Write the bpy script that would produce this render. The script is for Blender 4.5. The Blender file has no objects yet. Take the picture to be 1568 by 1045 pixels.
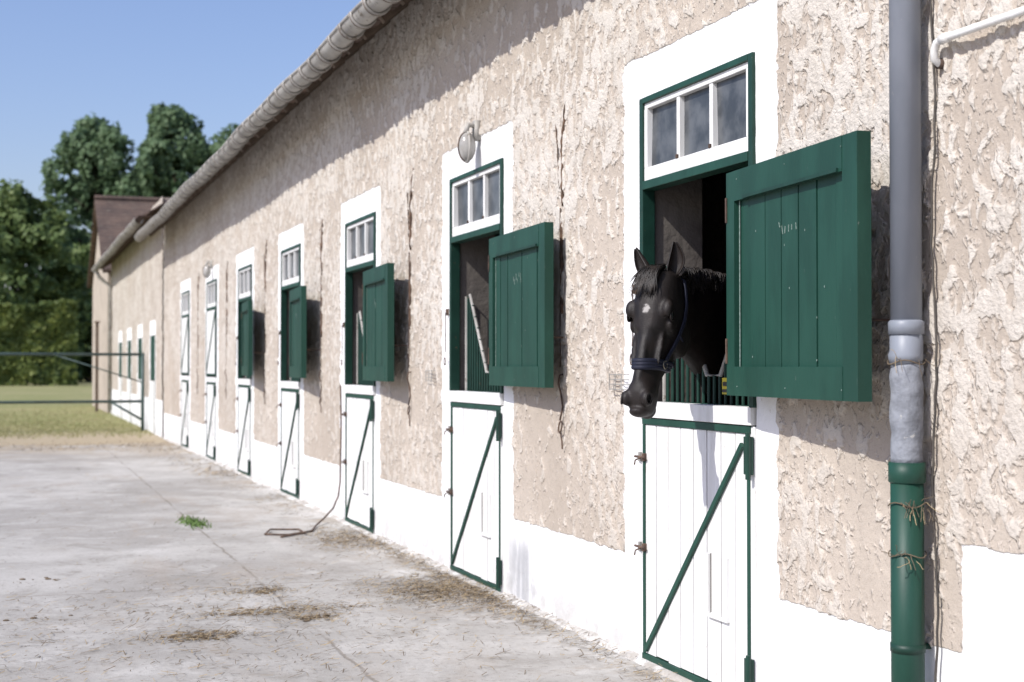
import bpy, math, random
import numpy as np
from mathutils import Vector, Matrix, noise as mnoise
random.seed(7); rng=np.random.default_rng(7)
scene=bpy.context.scene
COL=scene.collection

# ---------------------------------------------------------------- materials
class M:
    def __init__(s,name,rough=0.7,spec=0.4):
        s.mat=bpy.data.materials.new(name); s.mat.use_nodes=True
        s.t=s.mat.node_tree; s.b=s.t.nodes['Principled BSDF']; s.out=s.t.nodes['Material Output']
        s.b.inputs['Roughness'].default_value=rough
        s.b.inputs['Specular IOR Level'].default_value=spec
        s.tc=s.t.nodes.new('ShaderNodeTexCoord').outputs['Object']
    def set(s,sock,v):
        if isinstance(v,bpy.types.NodeSocket): s.t.links.new(v,sock)
        else:
            if isinstance(v,tuple) and len(v)==3 and sock.type=='RGBA': v=(*v,1)
            sock.default_value=v
    def map(s,scale=(1,1,1),rot=(0,0,0),loc=(0,0,0),vec=None):
        n=s.t.nodes.new('ShaderNodeMapping'); s.t.links.new(vec or s.tc,n.inputs[0])
        n.inputs['Scale'].default_value=scale; n.inputs['Rotation'].default_value=rot; n.inputs['Location'].default_value=loc
        return n.outputs[0]
    def noise(s,scale,detail=3,rough=0.5,dist=0,vec=None):
        n=s.t.nodes.new('ShaderNodeTexNoise'); s.t.links.new(vec or s.tc,n.inputs['Vector'])
        n.inputs['Scale'].default_value=scale; n.inputs['Detail'].default_value=detail
        n.inputs['Roughness'].default_value=rough; n.inputs['Distortion'].default_value=dist
        return n.outputs[0]
    def rng(s,v,a,b,c=0.0,d=1.0):
        n=s.t.nodes.new('ShaderNodeMapRange'); n.interpolation_type='SMOOTHSTEP'
        s.set(n.inputs[0],v)
        for i,x in enumerate((a,b,c,d)): s.set(n.inputs[i+1],x)
        return n.outputs[0]
    def math(s,op,a,b=0.0,c=0.0):
        n=s.t.nodes.new('ShaderNodeMath'); n.operation=op
        s.set(n.inputs[0],a); s.set(n.inputs[1],b); s.set(n.inputs[2],c)
        return n.outputs[0]
    def mix(s,f,a,b):
        n=s.t.nodes.new('ShaderNodeMix'); n.data_type='RGBA'
        s.set(n.inputs[0],f); s.set(n.inputs[6],a); s.set(n.inputs[7],b)
        return n.outputs[2]
    def xyz(s,vec=None):
        n=s.t.nodes.new('ShaderNodeSeparateXYZ'); s.t.links.new(vec or s.tc,n.inputs[0]); return n.outputs
    def attr(s,name):
        n=s.t.nodes.new('ShaderNodeAttribute'); n.attribute_name=name; return n.outputs['Fac']
    def color(s,c): s.set(s.b.inputs['Base Color'],c)
    def bump(s,h,strength=0.5,dist=0.01):
        n=s.t.nodes.new('ShaderNodeBump'); n.inputs['Strength'].default_value=strength; n.inputs['Distance'].default_value=dist
        s.t.links.new(h,n.inputs['Height']); s.t.links.new(n.outputs[0],s.b.inputs['Normal'])
    def disp(s,h):
        n=s.t.nodes.new('ShaderNodeDisplacement'); n.inputs['Midlevel'].default_value=0; n.inputs['Scale'].default_value=1
        s.t.links.new(h,n.inputs['Height']); s.t.links.new(n.outputs[0],s.out.inputs['Displacement'])
        s.mat.displacement_method='BOTH'

def simple(name,c1,c2=None,rough=0.6,scale=8,spec=0.4,bump=0.3,bscale=60,bd=0.003,metal=0,wear=None,wt=0.68,wscale=30,stretch=(1,1,1)):
    m=M(name,rough,spec); m.b.inputs['Metallic'].default_value=metal
    v=m.map(scale=stretch)
    c=m.mix(m.rng(m.noise(scale,4,.6,0,v),.35,.65),c1,c2 or tuple(x*.8 for x in c1))
    if wear: c=m.mix(m.rng(m.noise(wscale,5,.7,.3,v),wt,wt+.04),c,wear)
    m.color(c)
    if bump: m.bump(m.noise(bscale,3,.6,0,v),bump,bd)
    return m.mat

def wall_material():
    m=M('rough_render',0.95,0.1)
    P=m.map(scale=(0,1,1))
    x,y,z=m.xyz()
    sd=m.attr('sd')
    en=m.math('MULTIPLY',m.math('SUBTRACT',m.noise(9,4,.6,.4,P),.5),.045)
    paint=m.rng(m.math('ADD',sd,en),.003,-.003)
    V=m.map(scale=(0,1.25,.85),rot=(0.6,0,0),vec=P)
    n1=m.noise(10.0,3,.5,.45,V)
    n2=m.noise(24,2.5,.5,.4,V)
    zone=m.noise(.9,2,.5,0,P)
    hi=m.rng(z,.9,2.2)
    amt=m.math('ADD',m.rng(zone,.36,.64,-.08,.035),m.math('MULTIPLY',hi,.05))
    d1=m.rng(m.math('ADD',n1,amt),.51,.585)
    d2=m.rng(m.math('ADD',n2,amt),.53,.63)
    dab=m.math('MAXIMUM',d1,m.math('MULTIPLY',d2,.5))
    top=m.noise(42,3,.6,0,P)
    fine=m.noise(170,2,.7,0,P)
    hr=m.math('MULTIPLY',dab,m.math('MULTIPLY_ADD',top,.009,.007))
    hr=m.math('ADD',hr,m.math('MULTIPLY',fine,.0026))
    hr=m.math('ADD',hr,m.math('MULTIPLY',top,.004))
    hr=m.math('ADD',hr,m.math('MULTIPLY',n1,.013))
    hp=m.math('ADD',m.math('MULTIPLY',n1,.008),m.math('MULTIPLY',top,.0022))
    mx=m.t.nodes.new('ShaderNodeMix'); m.set(mx.inputs[0],paint); m.set(mx.inputs[2],hr); m.set(mx.inputs[3],hp)
    m.disp(mx.outputs[0])
    big=m.noise(.8,4,.6,.3,P)
    sand=m.mix(m.rng(big,.35,.65),(.485,.425,.36),(.41,.355,.297))
    sand=m.mix(m.rng(fine,.54,.68,0,.75),sand,(.325,.275,.225))
    cream=m.mix(m.rng(m.noise(3,3,.6,0,P),.35,.65),(.615,.58,.525),(.54,.502,.445))
    c=m.mix(m.math('MULTIPLY',dab,m.math('MULTIPLY_ADD',hi,.3,.5)),sand,cream)
    c=m.mix(m.rng(top,.60,.76,0,.45),c,(.31,.262,.215))
    streak=m.noise(2.5,4,.65,0,m.map(scale=(0,3.2,.35),vec=P))
    c=m.mix(m.math('MULTIPLY',m.rng(streak,.56,.70,0,.4),m.rng(z,.5,3.5,.4,1)),c,(.33,.29,.245))
    stain=m.rng(streak,.50,.70,0,.7)
    white=m.mix(stain,(.79,.79,.785),(.61,.605,.59))
    low=m.math('MULTIPLY',m.rng(z,.5,.0),m.rng(m.noise(4,5,.7,.5,P),.38,.58))
    white=m.mix(m.math('MULTIPLY',low,.75),white,(.42,.41,.39))
    sm=m.math('MULTIPLY',m.rng(m.math('ABSOLUTE',m.math('SUBTRACT',y,8.72)),.42,.05),m.rng(z,.52,.3))
    white=m.mix(m.math('MULTIPLY',sm,m.rng(streak,.35,.6,.35,.9)),white,(.36,.365,.375))
    white=m.mix(m.rng(top,.68,.72,0,.6),white,(.5,.46,.40))
    m.color(m.mix(paint,c,white))
    return m.mat

MW=wall_material()
MGREEN=simple('green_paint',(.008,.043,.029),(.012,.057,.039),.5,6,.35,.3,40,.002,wear=(.13,.16,.14),wt=.69,wscale=26,stretch=(1,1,.3))
MGREEN2=simple('green_paint_dark',(.006,.031,.021),(.009,.042,.029),.5,6,.35,.25,40,.002,wear=(.12,.07,.04),wt=.66,wscale=26)
MWHITE=simple('white_paint_wood',(.745,.745,.73),(.63,.625,.60),.55,5,.35,.4,30,.003,wear=(.42,.38,.33),wt=.66,wscale=24,stretch=(1,2,.25))
MGAP=simple('board_gap',(.14,.13,.115),None,.9,8,.1,0)
MGLASS=simple('dusty_glass',(.035,.040,.046),(.105,.112,.118),.28,5,.45,.05,3,.004)
MIRON=simple('rusty_iron',(.13,.085,.06),(.06,.042,.035),.8,20,.3,.6,80,.004)
MCRACK=simple('crack_filler',(.15,.095,.065),(.07,.05,.038),.95,20,.1,.8,60,.006)
MGREYM=simple('zinc',(.41,.395,.365),(.28,.268,.245),.6,4,.35,.2,30,.002,metal=.1,wear=(.17,.145,.115),wt=.60,wscale=12)
MPVC=simple('grey_pvc',(.24,.26,.30),(.20,.22,.255),.45,5,.4,.05,30,.001,wear=(.33,.33,.33),wt=.66,wscale=18,stretch=(1,1,.4))
MLEAD=simple('lead_sleeve',(.25,.265,.295),(.16,.17,.19),.65,14,.35,.7,22,.012,metal=.05,wear=(.38,.38,.37),wt=.63,wscale=20)
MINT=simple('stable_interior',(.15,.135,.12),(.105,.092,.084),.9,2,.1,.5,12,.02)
MWHP=simple('white_pipe_paint',(.76,.76,.74),(.68,.67,.64),.4,9)
MPLAST=simple('aged_plaster',(.46,.40,.335),(.38,.33,.275),.95,2,.1,.5,20,.01)
MBLACK=simple('cable_rubber',(.05,.045,.04),(.08,.07,.06),.7)
MWOOD=simple('eaves_wood',(.16,.12,.09),(.10,.075,.055),.85,6)
MSTRAW=simple('straw',(.44,.345,.21),(.30,.225,.13),.8,9,.2,0)
MOLD=simple('litter_dirt',(.19,.15,.105),(.13,.10,.07),.95,9,.1,0)

def roof_material():
    m=M('clay_tiles',.9,.15)
    x,y,z=m.xyz()
    w=m.math('ABSOLUTE',m.math('SINE',m.math('MULTIPLY',z,22)))
    w2=m.math('ABSOLUTE',m.math('SINE',m.math('MULTIPLY',m.math('ADD',x,y),18)))
    c=m.mix(m.rng(m.noise(1.2,5,.7),.3,.7),(.15,.105,.082),(.085,.064,.055))
    c=m.mix(m.rng(m.noise(5,4,.7),.55,.7,0,.6),c,(.19,.165,.13))
    c=m.mix(m.rng(w,.0,.25,.7,0),c,(.03,.025,.02))
    m.color(c); m.bump(m.math('ADD',w,m.math('MULTIPLY',w2,.5)),.7,.03)
    return m.mat
MROOF=roof_material()

def concrete_material():
    m=M('yard_concrete',.92,.12)
    x,y,z=m.xyz(); P=m.map(scale=(1,1,0))
    big=m.noise(.38,5,.62,.5,P); med=m.noise(1.9,6,.68,.6,P); fine=m.noise(110,2,.7,0,P); gr=m.noise(24,5,.75,0,P)
    c=m.mix(m.rng(big,.36,.62),(.46,.445,.415),(.335,.32,.295))
    c=m.mix(m.rng(med,.50,.68,0,.6),c,(.26,.243,.215))
    c=m.mix(m.rng(med,.47,.33,0,.6),c,(.53,.515,.485))
    c=m.mix(m.rng(m.noise(.9,5,.7,.4,m.map(scale=(1,.35,0),loc=(5,3,0))),.52,.66,0,.5),c,(.34,.295,.245))
    c=m.mix(m.rng(gr,.53,.66,0,.6),c,(.22,.20,.175))
    c=m.mix(m.rng(gr,.42,.30,0,.5),c,(.55,.535,.505))
    c=m.mix(m.rng(fine,.60,.68,0,.5),c,(.2,.185,.165))
    wob=m.math('MULTIPLY',m.math('SUBTRACT',m.noise(2.2,5,.75,0,P),.5),.10)
    def joint(v,per,off):
        a=m.math('ADD',v,wob); a=m.math('ADD',a,off)
        a=m.math('MODULO',m.math('ADD',a,per*20),per)
        return m.math('ABSOLUTE',m.math('SUBTRACT',a,per/2))
    j=m.math('MINIMUM',joint(x,3.9,1.45+1.95),joint(y,4.2,.4))
    jm=m.rng(j,.004,.018,1,0)
    jm=m.math('MULTIPLY',jm,m.rng(m.noise(1.3,4,.6,0,P),.38,.54,.15,.65))
    c=m.mix(jm,c,(.19,.165,.135))
    foot=m.math('MULTIPLY',m.rng(x,-.7,-.02),m.rng(m.noise(1.8,5,.7,.4,P),.42,.58))
    c=m.mix(m.math('MULTIPLY',foot,.5),c,(.60,.585,.555))
    dirt=m.math('MULTIPLY',m.rng(x,-1.0,-.1),m.rng(m.noise(1.1,6,.75,.8,P),.50,.60))
    c=m.mix(m.math('MULTIPLY',dirt,.5),c,(.28,.23,.17))
    far=m.math('MULTIPLY',m.rng(y,23,29.5),m.rng(m.noise(1.1,5,.7,.6,P),.35,.55))
    c=m.mix(m.math('MULTIPLY',far,.75),c,(.38,.32,.235))
    m.color(c)
    h=m.math('ADD',m.math('MULTIPLY',gr,.7),m.math('MULTIPLY',fine,.4)); h=m.math('SUBTRACT',h,m.math('MULTIPLY',jm,.6))
    m.bump(h,.7,.009)
    return m.mat
MCONC=concrete_material()

def grass_material():
    m=M('grass_ground',.95,.1); P=m.map(scale=(1,1,0)); x,y,z=m.xyz()
    c=m.mix(m.rng(m.noise(.25,5,.7,0,P),.35,.65),(.22,.235,.095),(.29,.275,.14))
    c=m.mix(m.rng(m.noise(3,5,.7,0,P),.5,.7),c,(.35,.305,.175))
    e=m.math('ADD',y,m.math('MULTIPLY',m.noise(.5,5,.7,.5,P),5))
    c=m.mix(m.rng(e,40,34.5),c,(.38,.32,.225))
    m.color(c); m.bump(m.noise(9,5,.8,0,P),.5,.05); return m.mat
MGRASS=grass_material()

def leaf_material(name,a,b,cc,tl=.3,sc=.35):
    m=M(name,.6,.25)
    c=m.mix(m.rng(m.noise(sc,3,.6),.35,.65),a,b)
    c=m.mix(m.rng(m.noise(2.3,3,.7),.48,.70),c,cc)
    m.color(c)
    tr=m.t.nodes.new('ShaderNodeBsdfTranslucent'); m.t.links.new(c,tr.inputs[0])
    mx=m.t.nodes.new('ShaderNodeMixShader'); mx.inputs[0].default_value=tl
    m.t.links.new(m.b.outputs[0],mx.inputs[1]); m.t.links.new(tr.outputs[0],mx.inputs[2]); m.t.links.new(mx.outputs[0],m.out.inputs[0])
    return m.mat
ML1=leaf_material('poplar_leaves',(.145,.22,.11),(.11,.175,.09),(.19,.26,.14),.4)
ML2=leaf_material('broadleaf_leaves',(.165,.23,.08),(.105,.16,.055),(.24,.29,.11),.35)
ML3=leaf_material('hedge_leaves',(.15,.19,.05),(.09,.13,.04),(.27,.30,.085),.35)
MBARK=simple('bark',(.12,.095,.07),(.08,.06,.045),.95,3,.1,.8,12,.03)

# ---------------------------------------------------------------- mesh builder
class MB:
    def __init__(s): s.v=[];s.f=[];s.m=[];s.mats=[]
    def mi(s,mat):
        if mat not in s.mats: s.mats.append(mat)
        return s.mats.index(mat)
    def add(s,vs,fs,mat):
        o=len(s.v); k=s.mi(mat); s.v.extend([tuple(p) for p in vs])
        for f in fs: s.f.append(tuple(i+o for i in f)); s.m.append(k)
    def box(s,x0,x1,y0,y1,z0,z1,mat,mtx=None):
        vs=[Vector(p) for p in ((x0,y0,z0),(x1,y0,z0),(x1,y1,z0),(x0,y1,z0),(x0,y0,z1),(x1,y0,z1),(x1,y1,z1),(x0,y1,z1))]
        if mtx: vs=[mtx@p for p in vs]
        s.add(vs,[(0,3,2,1),(4,5,6,7),(0,1,5,4),(1,2,6,5),(2,3,7,6),(3,0,4,7)],mat)
    def beam(s,p,q,w,t,mat,side=(1,0,0)):
        p=Vector(p);q=Vector(q);d=(q-p).normalized();n=Vector(side).normalized();b=d.cross(n).normalized()
        vs=[]
        for c in (p,q):
            for a,e in ((-1,-1),(1,-1),(1,1),(-1,1)): vs.append(c+n*a*t/2+b*e*w/2)
        s.add(vs,[(0,1,2,3),(7,6,5,4),(0,4,5,1),(1,5,6,2),(2,6,7,3),(3,7,4,0)],mat)
    def tube(s,path,r,mat,n=10,closed=False,cap=True):
        P=[Vector(p) for p in path]; L=len(P); rr=r if hasattr(r,'__len__') else [r]*L
        vs=[];prev=None
        for i,p in enumerate(P):
            if closed: d=P[(i+1)%L]-P[i-1]
            else: d=P[min(i+1,L-1)]-P[max(i-1,0)]
            d.normalize()
            if prev is None:
                a=Vector((0,0,1)) if abs(d.z)<.9 else Vector((1,0,0)); u=d.cross(a).normalized()
            else: u=(prev-d*prev.dot(d)).normalized()
            prev=u; w=d.cross(u)
            for k in range(n):
                t=2*math.pi*k/n; vs.append(p+(u*math.cos(t)+w*math.sin(t))*rr[i])
        fs=[]
        for i in range(L if closed else L-1):
            j=(i+1)%L
            for k in range(n):
                k2=(k+1)%n; fs.append((i*n+k,i*n+k2,j*n+k2,j*n+k))
        if cap and not closed: fs.append(tuple(range(n-1,-1,-1))); fs.append(tuple((L-1)*n+k for k in range(n)))
        s.add(vs,fs,mat)
    def ell(s,c,r,mat,nu=16,nv=10,mtx=None):
        vs=[];fs=[];c=Vector(c)
        for i in range(nv+1):
            th=math.pi*i/nv
            for k in range(nu):
                ph=2*math.pi*k/nu
                p=Vector((r[0]*math.sin(th)*math.cos(ph),r[1]*math.sin(th)*math.sin(ph),r[2]*math.cos(th)))
                if mtx: p=mtx@p
                vs.append(c+p)
        for i in range(nv):
            for k in range(nu):
                k2=(k+1)%nu; fs.append((i*nu+k,(i+1)*nu+k,(i+1)*nu+k2,i*nu+k2))
        s.add(vs,fs,mat)
    def obj(s,name,parent=None,bevel=0,smooth=False):
        me=bpy.data.meshes.new(name); me.from_pydata(s.v,[],s.f); 
        for m in s.mats: me.materials.append(m)
        me.polygons.foreach_set('material_index',s.m)
        if smooth: me.polygons.foreach_set('use_smooth',[True]*len(s.f))
        me.update(); o=bpy.data.objects.new(name,me); COL.objects.link(o)
        if parent: o.parent=parent
        if bevel:
            b=o.modifiers.new('bev','BEVEL'); b.width=bevel; b.segments=2; b.limit_method='ANGLE'
        return o
def empty(name):
    e=bpy.data.objects.new(name,None); COL.objects.link(e); return e

# ---------------------------------------------------------------- camera & light
TH=math.radians(19.45)
cam=bpy.data.cameras.new('camera'); co=bpy.data.objects.new('camera',cam); COL.objects.link(co); scene.camera=co
co.location=(-3.152,0,1.547); p=math.radians(1.0)
co.rotation_euler=Vector((math.sin(TH)*math.cos(p),math.cos(TH)*math.cos(p),math.sin(p))).to_track_quat('-Z','Y').to_euler()
cam.lens=50; cam.sensor_width=36; cam.clip_end=3000; cam.clip_start=.1
cam.dof.use_dof=True; cam.dof.focus_distance=6.4; cam.dof.aperture_fstop=3.0

S=Vector((-1,-.35,.97)).normalized()
el=math.asin(S.z); az=math.atan2(S.x,S.y)
w=bpy.data.worlds.new('World'); scene.world=w; w.use_nodes=True
bg=w.node_tree.nodes['Background']; sk=w.node_tree.nodes.new('ShaderNodeTexSky'); sk.sky_type='NISHITA'
sk.sun_disc=False; sk.sun_elevation=el; sk.sun_rotation=az%(2*math.pi); sk.dust_density=1.5; sk.ozone_density=4.2; sk.air_density=1.2
tint=w.node_tree.nodes.new('ShaderNodeMix'); tint.data_type='RGBA'; tint.blend_type='MULTIPLY'; tint.inputs[0].default_value=1
w.node_tree.links.new(sk.outputs[0],tint.inputs[6]); tint.inputs[7].default_value=(1.10,1.0,1.13,1)
w.node_tree.links.new(tint.outputs[2],bg.inputs[0]); bg.inputs[1].default_value=.148
sun=bpy.data.lights.new('sun','SUN'); sun.energy=5.0; sun.angle=math.radians(.5); sun.color=(1,.97,.925)
so=bpy.data.objects.new('sun',sun); COL.objects.link(so); so.rotation_euler=(-S).to_track_quat('-Z','Y').to_euler()
scene.view_settings.view_transform='Standard'; scene.view_settings.look='None'; scene.view_settings.exposure=0

# ---------------------------------------------------------------- stable building
B=empty('stable_building')
LEFT=[6.846,10.29,13.85,17.40,20.88,24.4,28.1]
W=1.215; ZL=1.33; ZO=2.47; ZT=2.955
doors=[(l-W,l) for l in LEFT]
def wall_grid(name,ys,zs,openings,paints,parent,x=0.0):
    ys=np.array(sorted(set(np.round(ys,4)))); zs=np.array(sorted(set(np.round(zs,4))))
    Y,Z=np.meshgrid(ys,zs); ny,nz=len(ys),len(zs)
    co_=np.stack([np.full(Y.size,x),Y.ravel(),Z.ravel()],1)
    idx=np.arange(ny*nz).reshape(nz,ny)
    q=np.stack([idx[:-1,:-1],idx[1:,:-1],idx[1:,1:],idx[:-1,1:]],-1).reshape(-1,4)
    cy=co_[q][:,:,1].mean(1); cz=co_[q][:,:,2].mean(1); keep=np.ones(len(q),bool)
    for a,b,c,d in openings: keep&=~((cy>a)&(cy<b)&(cz>c)&(cz<d))
    q=q[keep]
    me=bpy.data.meshes.new(name); me.vertices.add(len(co_)); me.vertices.foreach_set('co',co_.ravel())
    me.loops.add(q.size); me.loops.foreach_set('vertex_index',q.ravel().astype(np.int32))
    me.polygons.add(len(q)); me.polygons.foreach_set('loop_start',np.arange(0,q.size,4,dtype=np.int32))
    me.polygons.foreach_set('use_smooth',np.ones(len(q),bool))
    me.update(calc_edges=True); me.validate()
    sd=np.full(len(co_),9.0)
    yy=co_[:,1]; zz=co_[:,2]
    for a,b,c,d in paints:
        dx=np.maximum(a-yy,yy-b); dz=np.maximum(c-zz,zz-d)
        s_=np.where((dx>0)&(dz>0),np.hypot(dx,dz),np.maximum(dx,dz)); sd=np.minimum(sd,s_)
    at=me.attributes.new('sd','FLOAT','POINT'); at.data.foreach_set('value',sd.astype(np.float32))
    me.materials.append(MW); o=bpy.data.objects.new(name,me); COL.objects.link(o); o.parent=parent; return o
ys=list(np.arange(-3,2.6,.1))+list(np.arange(2.6,8.5,.0115))+list(np.arange(8.5,13,.018))+list(np.arange(13,20,.03))+list(np.arange(20,31.5,.06))+[31.5]
zs=list(np.arange(0,4.95,.0145))+[-.05]
for a,b in doors: ys+=[a,b]
zs+=[ZT]
ops=[(a,b,-1,ZT) for a,b in doors]
pts=[(a-.2,b+.225,-1,3.18) for a,b in doors]+[(4.175,40,-1,.54),(-9,4.175,-1,.925)]
wall=wall_grid('wall',ys,zs,ops,pts,B)
b=MB()
b.box(.36,8,-3.0,-2.7,0,4.7,MPLAST); b.box(.36,8,31.2,31.45,0,4.7,MPLAST); b.box(7.8,8.0,-2.7,31.2,0,4.7,MPLAST)
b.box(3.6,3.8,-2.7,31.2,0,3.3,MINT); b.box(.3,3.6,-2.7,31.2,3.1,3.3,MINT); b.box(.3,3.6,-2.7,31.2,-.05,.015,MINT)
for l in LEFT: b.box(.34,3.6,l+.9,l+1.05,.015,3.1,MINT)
edges=[-3.0]+[v for ab in doors for v in ab]+[31.4]
for i in range(0,len(edges),2): b.box(.012,.34,edges[i],edges[i+1],-.05,4.8,MPLAST)
for a,c in doors: b.box(.012,.34,a,c,ZT,4.8,MPLAST)
b.obj('masonry_and_stalls',B)
def foot_material():
    m=M('mortar_foot',.95,.1); n=m.noise(5,5,.7,.3)
    c=m.mix(m.rng(n,.38,.62),(.60,.59,.565),(.38,.355,.32)); c=m.mix(m.rng(m.noise(40,4,.7),.55,.68,0,.7),c,(.24,.205,.17))
    m.color(c); m.bump(m.noise(35,4,.7),.6,.01); return m.mat
MFOOT=foot_material()
d=MB(); Yf=np.concatenate([np.arange(-3,14,.05),np.arange(14,31.4,.15)]); vs=[];fs=[]
for y in Yf:
    y=float(y); k=.4+.5*mnoise.noise(Vector((y*1.3,0,0)))+.25*mnoise.noise(Vector((y*5,3,0))); wd_=.02+.09*max(0,k); h_=.008+.028*max(0,k)
    vs+=[(.004,y,h_+.01),(-.018,y,h_),(-wd_*.6-.01,y,h_*.45+.004),(-wd_-.01,y,-.004)]
for i in range(len(Yf)-1):
    for j in range(3): a=i*4+j; fs.append((a,a+4,a+5,a+1))
d.add(vs,fs,MFOOT); d.obj('mortar_foot',B,smooth=True)

def eave_roof(parent,y0,y1,ze,ridge_x,ridge_z,tag,o=.56):
    r=MB()
    sl=(ridge_z-ze)/(ridge_x+o-.03)
    r.add([(-o+.03,y0,ze+.07),(-o+.03,y1,ze+.07),(ridge_x,y1,ridge_z),(ridge_x,y0,ridge_z),
           (-o+.03,y0,ze+.11),(-o+.03,y1,ze+.11),(ridge_x,y1,ridge_z+.06),(ridge_x,y0,ridge_z+.06),
           (2*ridge_x+o,y1,ze+.07),(2*ridge_x+o,y0,ze+.07)],
          [(0,3,2,1),(4,5,6,7),(0,1,5,4),(0,4,7,3),(1,2,6,5),(7,6,8,9)],MROOF)
    y=y0
    while y<y1-.2:
        r.box(-o-.01,-o+.25,y+.005,y+.2,ze+.112,ze+.132,MROOF); y+=.215
    r.obj('roof'+tag,parent)
    e=MB(); y=y0+.3
    while y<y1:
        e.beam((-o+.16,y,ze+.045),(.1,y,ze+.045+sl*(o-.06)),.07,.07,MWOOD,side=(0,1,0)); y+=.6
    e.obj('rafter_tails'+tag,parent)
    g=MB(); R=.092; n=12; nY=int((y1-y0)/.5)+1
    sag=lambda y: .014*math.sin(y*.9)+.010*math.sin(y*2.3+1)
    vs=[];fs=[]
    for i in range(nY+1):
        y=y0+(y1-y0)*i/nY; dz=sag(y)
        for rr in (R,R-.006):
            for k in range(n+1):
                t=math.pi+math.pi*k/n; vs.append((-o+math.cos(t)*rr,y,ze+.06+dz+math.sin(t)*rr*1.05))
    m2=2*(n+1)
    for i in range(nY):
        for k in range(n):
            a=i*m2+k; fs.append((a,a+1,a+m2+1,a+m2)); a+=n+1; fs.append((a,a+m2,a+m2+1,a+1))
    g.add(vs,fs,MGREYM)
    g.tube([(-o-R,y0+(y1-y0)*i/nY,ze+.06+sag(y0+(y1-y0)*i/nY)) for i in range(nY+1)],.015,MGREYM,8)
    y=y0+.2
    while y<y1:
        dz=sag(y); r2=R+.012
        for off in (-.02,0,.02): g.tube([(-o+math.cos(math.pi+math.pi*k/10)*r2,y+off,ze+.06+dz+math.sin(math.pi+math.pi*k/10)*r2*1.05) for k in range(11)],.012,MGREYM if off else MIRON,6)
        y+=.42+.03*math.sin(y*5)
    g.obj('gutter'+tag,parent,smooth=True)
eave_roof(B,-3.2,31.3,4.24,3.75,7.9,'')

def lower_door(k,a,c,par):
    d=MB(); n=8; w=(c-a-.09)/n
    d.box(.005,.03,a+.045,c-.045,.05,ZL-.09,MGAP)
    for i in range(n):
        y=a+.045+i*w; g=.0045; d.box(-.012+random.uniform(-.003,.0015),.0045,y+g,y+w-g,.05+random.uniform(0,.008),ZL-.09,MWHITE)
    d.box(-.03,.06,a+.01,c-.01,ZL-.05,ZL+.03,MWHITE)
    d.box(-.022,.02,a+.03,c-.03,ZL-.088,ZL-.054,MGREEN)
    d.box(-.022,.0,c-.062,c-.036,.05,ZL-.09,MGREEN); d.box(-.022,.0,a+.036,a+.062,.05,ZL-.09,MGREEN)
    d.box(-.024,.0,a+.03,c-.03,.02,.049,MGREEN)
    d.beam((-.022,c-.075,.07),(-.022,a+.10,ZL-.14),.028,.016,MGREEN)
    for z in (.07,ZL-.27): d.box(-.045,-.024,a-.005,a+.05,z,z+.17,MGREEN2); d.tube([(-.05,a+.0,z-.02),(-.05,a+.0,z+.19)],.012,MGREEN2,8)
    for z in (.60,1.07):
        d.tube([(-.036,c-.09,z),(-.036,c+.03,z)],.007,MIRON,8); d.box(-.033,-.012,c-.072,c-.048,z-.02,z+.02,MIRON)
        d.box(-.033,-.0,c-.02,c+.0,z-.025,z+.025,MGREYM); d.tube([(-.036,c-.05,z),(-.07,c-.05,z-.015),(-.075,c-.05,z-.04)],.005,MIRON,6)
    y0,y1,z0,z1=a+.24,a+.44,.36,.66
    for q in ((y0,y0+.012,z0,z1),(y1-.012,y1,z0,z1),(y0+.012,y1-.012,z0,z0+.014)): d.box(-.03,-.0105,*q,MWHITE)
    d.box(-.026,-.0105,y0+.012,y0+.018,z0+.02,z1,MGAP); d.box(-.0165,-.0105,y1-.018,y1-.012,z0+.02,z1,MGAP)
    d.obj(f'lower_door_{k}',par,bevel=.002)
def surround(k,a,c,par):
    d=MB(); f=.042
    d.box(-.022,.05,c-f,c+.0,ZL+.03,ZT-.0,MGREEN2); d.box(-.022,.05,a,a+f,ZL+.03,ZT,MGREEN2)
    d.box(-.024,.05,a+f,c-f,ZT-.03,ZT,MGREEN)
    d.box(-.026,.06,a+f,c-f,ZO-.0,ZO+.045,MGREEN)
    d.box(-.016,.05,c-f-.0,c,.0,ZL-.055,MWHITE); d.box(-.016,.05,a,a+f,.0,ZL-.055,MWHITE)
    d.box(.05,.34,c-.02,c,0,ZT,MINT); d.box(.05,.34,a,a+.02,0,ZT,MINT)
    ya,yb=a+f,c-f; z0=ZO+.045; z1=ZT-.03
    d.box(-.012,.05,ya,yb,z0,z0+.07,MWHITE); d.box(-.010,.05,ya,yb,z1-.03,z1,MWHITE)
    d.box(-.012,.05,ya,ya+.035,z0+.07,z1-.03,MWHITE); d.box(-.012,.05,yb-.035,yb,z0+.07,z1-.03,MWHITE)
    wi=(yb-ya-.07)/3
    for i in (1,2):
        yy=ya+.035+wi*i; d.box(-.006,.05,yy-.017,yy+.017,z0+.07,z1-.03,MWHITE)
        d.box(-.018,-.006,yy-.008,yy+.008,z0+.07,z0+.09,MIRON)
    d.obj(f'door_frame_{k}',par,bevel=.003)
    g=MB()
    for i in range(3):
        yy=ya+.03+wi*i; tl=random.uniform(-.004,.004); tz=random.uniform(-.004,.004)
        g.add([(.022+tl,yy,z0+.06),(.022-tl+tz,yy+wi+.01,z0+.06),(.022-tl-tz,yy+wi+.01,z1-.02),(.022+tl,yy,z1-.02)],[(0,3,2,1)],MGLASS)
    g.box(.034,.1,ya+.03,yb-.03,z0+.02,z1-.01,MINT); g.obj(f'transom_glass_{k}',par)
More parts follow.
